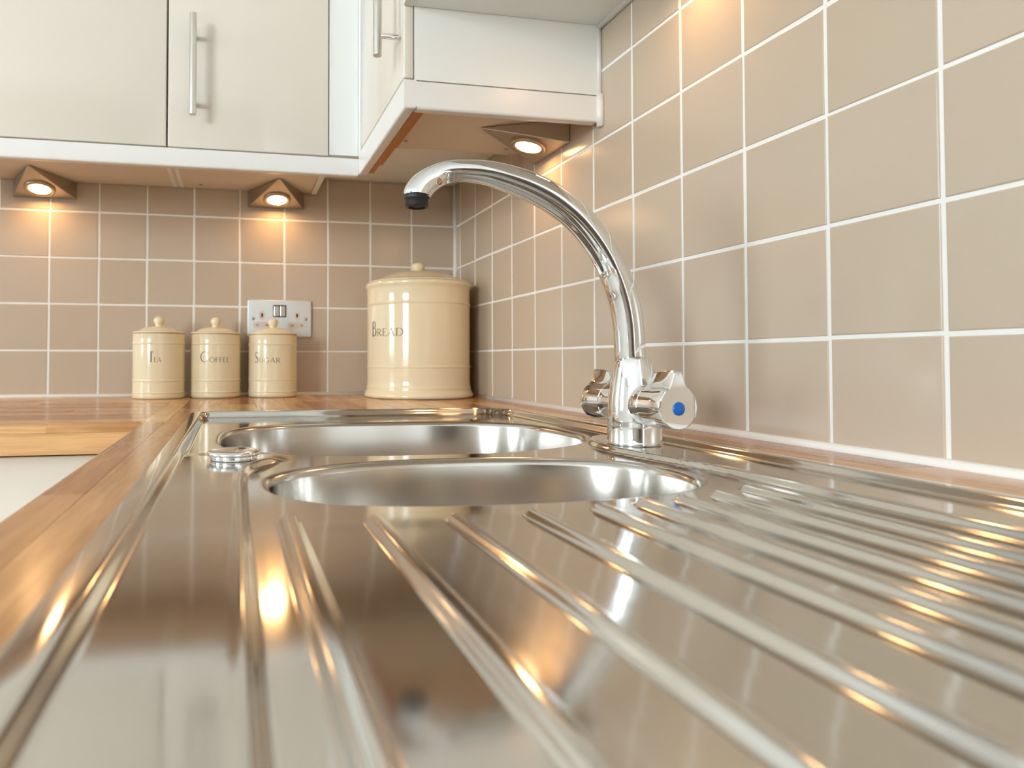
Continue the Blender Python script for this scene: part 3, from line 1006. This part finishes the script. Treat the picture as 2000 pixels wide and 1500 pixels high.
# ------------------------------------------------------------------ lettering (thick-and-thin small capitals)
def arc(cx, cy, rx, ry, a0, a1, thick, thin, n=18, bias=180):
    out = []
    for k in range(n + 1):
        a = math.radians(a0 + (a1 - a0) * k / n)
        w = thin + (thick - thin) * abs(math.cos(a)) ** 1.5
        out.append((cx + rx * math.cos(a), cy + ry * math.sin(a), w))
    return out
TH, TN = 0.10, 0.045
GLYPH = {
    'T': (0.80, [[(.40, 0, TH), (.40, 1, TH)], [(.02, .975, TN), (.78, .975, TN)], [(.03, .90, .03), (.03, 1, .03)], [(.77, .90, .03), (.77, 1, .03)], [(.28, .015, .03), (.52, .015, .03)]]),
    'E': (0.62, [[(.12, 0, TH), (.12, 1, TH)], [(.02, .975, TN), (.56, .975, TN)], [(.12, .52, TN), (.46, .52, TN)], [(.02, .025, TN), (.60, .025, TN)], [(.56, .86, .03), (.56, 1, .03)], [(.60, 0, .03), (.60, .14, .03)]]),
    'F': (0.58, [[(.12, 0, TH), (.12, 1, TH)], [(.02, .975, TN), (.56, .975, TN)], [(.12, .52, TN), (.46, .52, TN)], [(.56, .86, .03), (.56, 1, .03)], [(.02, .015, .03), (.24, .015, .03)]]),
    'A': (0.88, [[(.06, 0, TN), (.44, 1, TN)], [(.43, 1, TH), (.80, 0, TH)], [(.18, .32, TN), (.68, .32, TN)], [(-.02, .015, .03), (.16, .015, .03)], [(.70, .015, .03), (.90, .015, .03)]]),
    'C': (0.86, [arc(.48, .5, .43, .49, 48, 312, TH, TN), [(.76, .76, .03), (.76, .95, .03)]]),
    'O': (1.00, [arc(.50, .5, .45, .49, 0, 360, TH, TN, 28)]),
    'G': (0.98, [arc(.50, .5, .45, .49, 48, 318, TH, TN), [(.84, .12, TH), (.84, .46, TH)], [(.70, .46, .03), (.96, .46, .03)]]),
    'S': (0.58, [arc(.29, .74, .22, .245, 30, 180, TN, TN * 1.2)[:] + [(.16, .60, .07), (.30, .50, TH), (.44, .40, .08)] + arc(.27, .25, .23, .235, 0, -160, TN * 1.2, TN)]),
    'U': (0.84, [[(.14, 1, TH), (.14, .34, TH)], arc(.42, .34, .28, .335, 180, 360, TH * .8, TN), [(.70, .34, TN), (.70, 1, TN)], [(.02, .985, .03), (.26, .985, .03)], [(.60, .985, .03), (.82, .985, .03)]]),
    'R': (0.74, [[(.12, 0, TH), (.12, 1, TH)], [(.02, .975, TN), (.30, .975, TN)], arc(.30, .74, .26, .235, 90, -90, TH, TN), [(.12, .505, TN), (.30, .505, TN)], [(.30, .50, TH), (.70, 0, TH)], [(.02, .015, .03), (.24, .015, .03)]]),
    'B': (0.70, [[(.12, 0, TH), (.12, 1, TH)], [(.02, .975, TN), (.28, .975, TN)], arc(.28, .76, .22, .215, 90, -90, TH, TN), [(.12, .545, TN), (.30, .545, TN)], arc(.30, .285, .30, .26, 90, -90, TH, TN), [(.02, .025, TN), (.30, .025, TN)]]),
    'D': (0.92, [[(.12, 0, TH), (.12, 1, TH)], [(.02, .975, TN), (.36, .975, TN)], arc(.36, .5, .46, .475, 90, -90, TH, TN), [(.02, .025, TN), (.36, .025, TN)]]),
}
def lettering(parent, word, radius, z0, cap, small, a0, a1, face):
    """print wrapped on a cylinder; a0..a1: angles (deg, + to the right) about the direction 'face' (rad)"""
    adv, wx = [], 0.0
    for i, ch in enumerate(word):
        hgt = cap if i == 0 else small
        wdt = GLYPH[ch][0] * hgt * (0.62 if i == 0 and ch in 'BST' else (0.9 if i == 0 else 1.0))
        adv.append((wx, wdt, hgt)); wx += wdt + small * 0.10
    total = wx - small * 0.10
    V, Fc = [], []
    for ch, (x0, wdt, hgt) in zip(word, adv):
        gw, strokes = GLYPH[ch]
        sx = wdt / gw
        for st in strokes:
            first = len(V)
            pts = st
            # densify straight strokes so they follow the curve
            if len(pts) == 2:
                pts = [tuple(p0 + (p1 - p0) * k / 6 for p0, p1 in zip(pts[0], pts[1])) for k in range(7)]
            for k, (x, y, w) in enumerate(pts):
                a, b = pts[max(k - 1, 0)], pts[min(k + 1, len(pts) - 1)]
                dx, dy = (b[0] - a[0]) * sx, (b[1] - a[1]) * hgt
                l = math.hypot(dx, dy) or 1
                px, py = -dy / l * w * hgt / 2, dx / l * w * hgt / 2
                for s_ in (1, -1):
                    u = (x0 + x * sx + s_ * px) / total
                    ang = math.radians(a0 + (a1 - a0) * u)
                    th = face + ang
                    V.append((radius * math.cos(th), radius * math.sin(th), z0 + y * hgt + s_ * py))
            for k in range(len(pts) - 1):
                q = first + 2 * k
                Fc.append((q, q + 1, q + 3, q + 2))
    return from_data('lettering', V, Fc, ink_m, parent)

# ------------------------------------------------------------------ canisters
def smooth_prof(p, n=5):
    return [tuple(q) for q in catmull(p, n)]

def canister(word, loc, label, big=False):
    t = empty('canister', loc, label, 'canister', 'cream ceramic canisters')
    face = math.atan2(CAM[1] - loc[1], CAM[0] - loc[0])
    if not big:
        R0 = 0.0538
        def band(z, h=0.0022, o=0.0011):
            return [(R0, z - h - 0.0016), (R0, z - h - 0.0007), (R0, z - h), (R0 + o * .7, z - h * .55), (R0 + o, z), (R0 + o * .7, z + h * .55), (R0, z + h), (R0, z + h + 0.0007), (R0, z + h + 0.0016)]
        prof = [(0, 0.0005), (R0 - 0.003, 0.0003), (R0 - 0.0008, 0.0012), (R0 + 0.0006, 0.004), (R0 + 0.0006, 0.0095)] + band(0.0130, .0018, .0013) + [(R0, 0.018), (R0, 0.033)] + band(0.0385) + [(R0, 0.06), (R0, 0.095)] + band(0.1165) + \
               [(R0, 0.122), (R0, 0.134), (R0 + .0004, 0.1368), (R0 - .002, 0.1378), (R0 - 0.004, 0.1380), (0, 0.1380)]
        b = lathe('jar', prof, cera_m, t, 96); shade_auto(b, 0.9)
        lid = lathe('lid', [(R0 - .004, 0.1382), (R0 - .0006, 0.1384), (R0 + .0006, 0.1396), (R0 + .0006, 0.1412), (R0 - .0012, 0.1424), (0.0490, 0.1428), (0.0440, 0.1436), (0.0400, 0.1462), (0.034, 0.1492), (0.026, 0.1518), (0.017, 0.1536), (0.008, 0.1542), (0, 0.1543)], cera_m, t, 96)
        lathe('knob', [(0.0085, 0.1535), (0.0078, 0.1560), (0.0086, 0.1588), (0.0106, 0.1622), (0.0116, 0.1660), (0.0110, 0.1700), (0.0086, 0.1734), (0.0046, 0.1753), (0, 0.1757)], cera_m, lid, 40)
        args = {'TEA': (0.0775, .0218, .0100, -22, 5), 'COFFEE': (0.0772, .0225, .0105, -36, 33), 'SUGAR': (0.0760, .0230, .0108, -46, 17)}[word]
        lettering(t, word, R0 + 0.0002, args[0], args[1], args[2], args[3], args[4], face)
    else:
        R0 = 0.1145
        def band(z, h=0.0030, o=0.0016):
            return [(R0, z - h - 0.0016), (R0, z - h - 0.0007), (R0, z - h), (R0 + o * .7, z - h * .55), (R0 + o, z), (R0 + o * .7, z + h * .55), (R0, z + h), (R0, z + h + 0.0007), (R0, z + h + 0.0016)]
        prof = [(0, 0.0006), (0.1165, 0.0004), (0.1198, 0.0016), (0.1216, 0.0052), (0.1208, 0.0090), (0.1180, 0.0140), (0.1162, 0.0180), (R0 + .0018, 0.0205), (R0 + .0022, 0.0225), (R0 + .0014, 0.0245), (R0 + .0004, 0.028), (R0, 0.036), (R0, 0.040), (R0, 0.058)] + \
               band(0.0675) + [(R0, 0.10), (R0, 0.17)] + band(0.2040) + [(R0, 0.212), (R0 + .0002, 0.235), (R0 + .0014, 0.2395), (R0 + .0036, 0.2425), (R0 + .0046, 0.2455), (R0 + .0040, 0.2490), (R0 + .0010, 0.2515), (R0 - .004, 0.2520), (0, 0.2520)]
        b = lathe('jar', prof, cera_m, t, 128); shade_auto(b, 0.9)
        lid = lathe('lid', [(0.1105, 0.2522), (0.1140, 0.2526), (0.1132, 0.2546), (0.106, 0.2560), (0.097, 0.2580), (0.088, 0.2625), (0.075, 0.2690), (0.058, 0.2752), (0.040, 0.2795), (0.022, 0.2815), (0.010, 0.2820), (0, 0.2820)], cera_m, t, 128)
        lathe('knob', [(0.0128, 0.2805), (0.0122, 0.2830), (0.0134, 0.2858), (0.0152, 0.2895), (0.0154, 0.2935), (0.0138, 0.2972), (0.0100, 0.2998), (0.0050, 0.3008), (0, 0.3009)], cera_m, lid, 48)
        lettering(t, word, R0 + 0.0002, 0.1330, 0.0325, 0.0165, -60, -15, face)
    return t
canister('TEA', (-0.6946, -0.0820, 0), 'cream lidded canister marked TEA, nearest the inner corner edge')
canister('COFFEE', (-0.5763, -0.0640, 0), 'cream lidded canister marked COFFEE, middle of the three small ones')
canister('SUGAR', (-0.4507, -0.0600, 0), 'cream lidded canister marked SUGAR, in front of the socket')
canister('BREAD', (-0.1312, -0.1270, 0), 'large cream lidded bin marked BREAD in the corner', True)

# ------------------------------------------------------------------ double socket
def build_socket():
    cx, cz = -0.4326, 0.1785
    t = empty('double_socket', (cx, -0.0005, cz), 'brushed steel double wall socket behind the sugar canister', 'socket')
    w, h = 0.148, 0.086
    bm = bmesh.new()
    bm_box(bm, -w / 2, w / 2, -0.0075, 0, -h / 2, h / 2)
    es = [e for e in bm.edges if abs(e.verts[0].co.y - e.verts[1].co.y) > 1e-5]
    bmesh.ops.bevel(bm, geom=es, offset=0.004, segments=4, profile=0.5, affect='EDGES')
    es = [e for e in bm.edges if abs(e.verts[0].co.y + 0.0075) < 1e-5 and abs(e.verts[1].co.y + 0.0075) < 1e-5]
    bmesh.ops.bevel(bm, geom=es, offset=0.0025, segments=3, profile=0.5, affect='EDGES')
    pl = from_bm('plate', bm, plate_m, t); shade_auto(pl, 0.5)
    def rounded(name, x, z, ww, hh, y0, y1, r, m, parent):
        bm = bmesh.new()
        bm_box(bm, x - ww / 2, x + ww / 2, y1, y0, z - hh / 2, z + hh / 2)
        es = [e for e in bm.edges if abs(e.verts[0].co.y - e.verts[1].co.y) > 1e-6]
        bmesh.ops.bevel(bm, geom=es, offset=r, segments=4, profile=0.5, affect='EDGES')
        return from_bm(name, bm, m, parent)
    for sx in (-1, 1):
        x = sx * 0.0405
        a = rounded('earth_insert', x, 0.0075, 0.0135, 0.020, -0.007, -0.0079, 0.004, insert_m, t)
        rounded('slot', x, 0.0075, 0.0042, 0.0090, -0.0074, -0.0082, 0.0006, black_m, a)
        b = rounded('pin_insert', x, -0.0155, 0.041, 0.0145, -0.007, -0.0079, 0.005, insert_m, t)
        for q in (-0.0111, 0.0111):
            rounded('slot', x + q, -0.0155, 0.0066, 0.0042, -0.0074, -0.0082, 0.0006, screw_m, b)
        s_ = lathe('screw', [(0, 0.0016), (0.0030, 0.0012), (0.0036, 0.0)], screw_m, t, 16)
        s_.matrix_local = Matrix.Translation((sx * 0.0605, -0.0074, -0.0008)) @ Matrix.Rotation(PI / 2, 4, 'X')
    rounded('switch_surround', 0.0, 0.0175, 0.031, 0.0285, -0.007, -0.0078, 0.002, dark_m, t)
    for sx in (-1, 1):
        bm = bmesh.new()
        bm_box(bm, sx * 0.0072 - 0.0062, sx * 0.0072 + 0.0062, -0.0108, -0.0072, 0.0175 - 0.0125, 0.0175 + 0.0125, 0.0012, 2)
        for v in bm.verts:
            if v.co.z > 0.0175 and v.co.y < -0.009: v.co.y += 0.0018
        sw = from_bm('switch', bm, mat('dark_chrome_switch', (0.42, 0.36, 0.30, 1), 0.14, metal=1) if sx < 0 else MATS['dark_chrome_switch'], t)
    return t
build_socket()
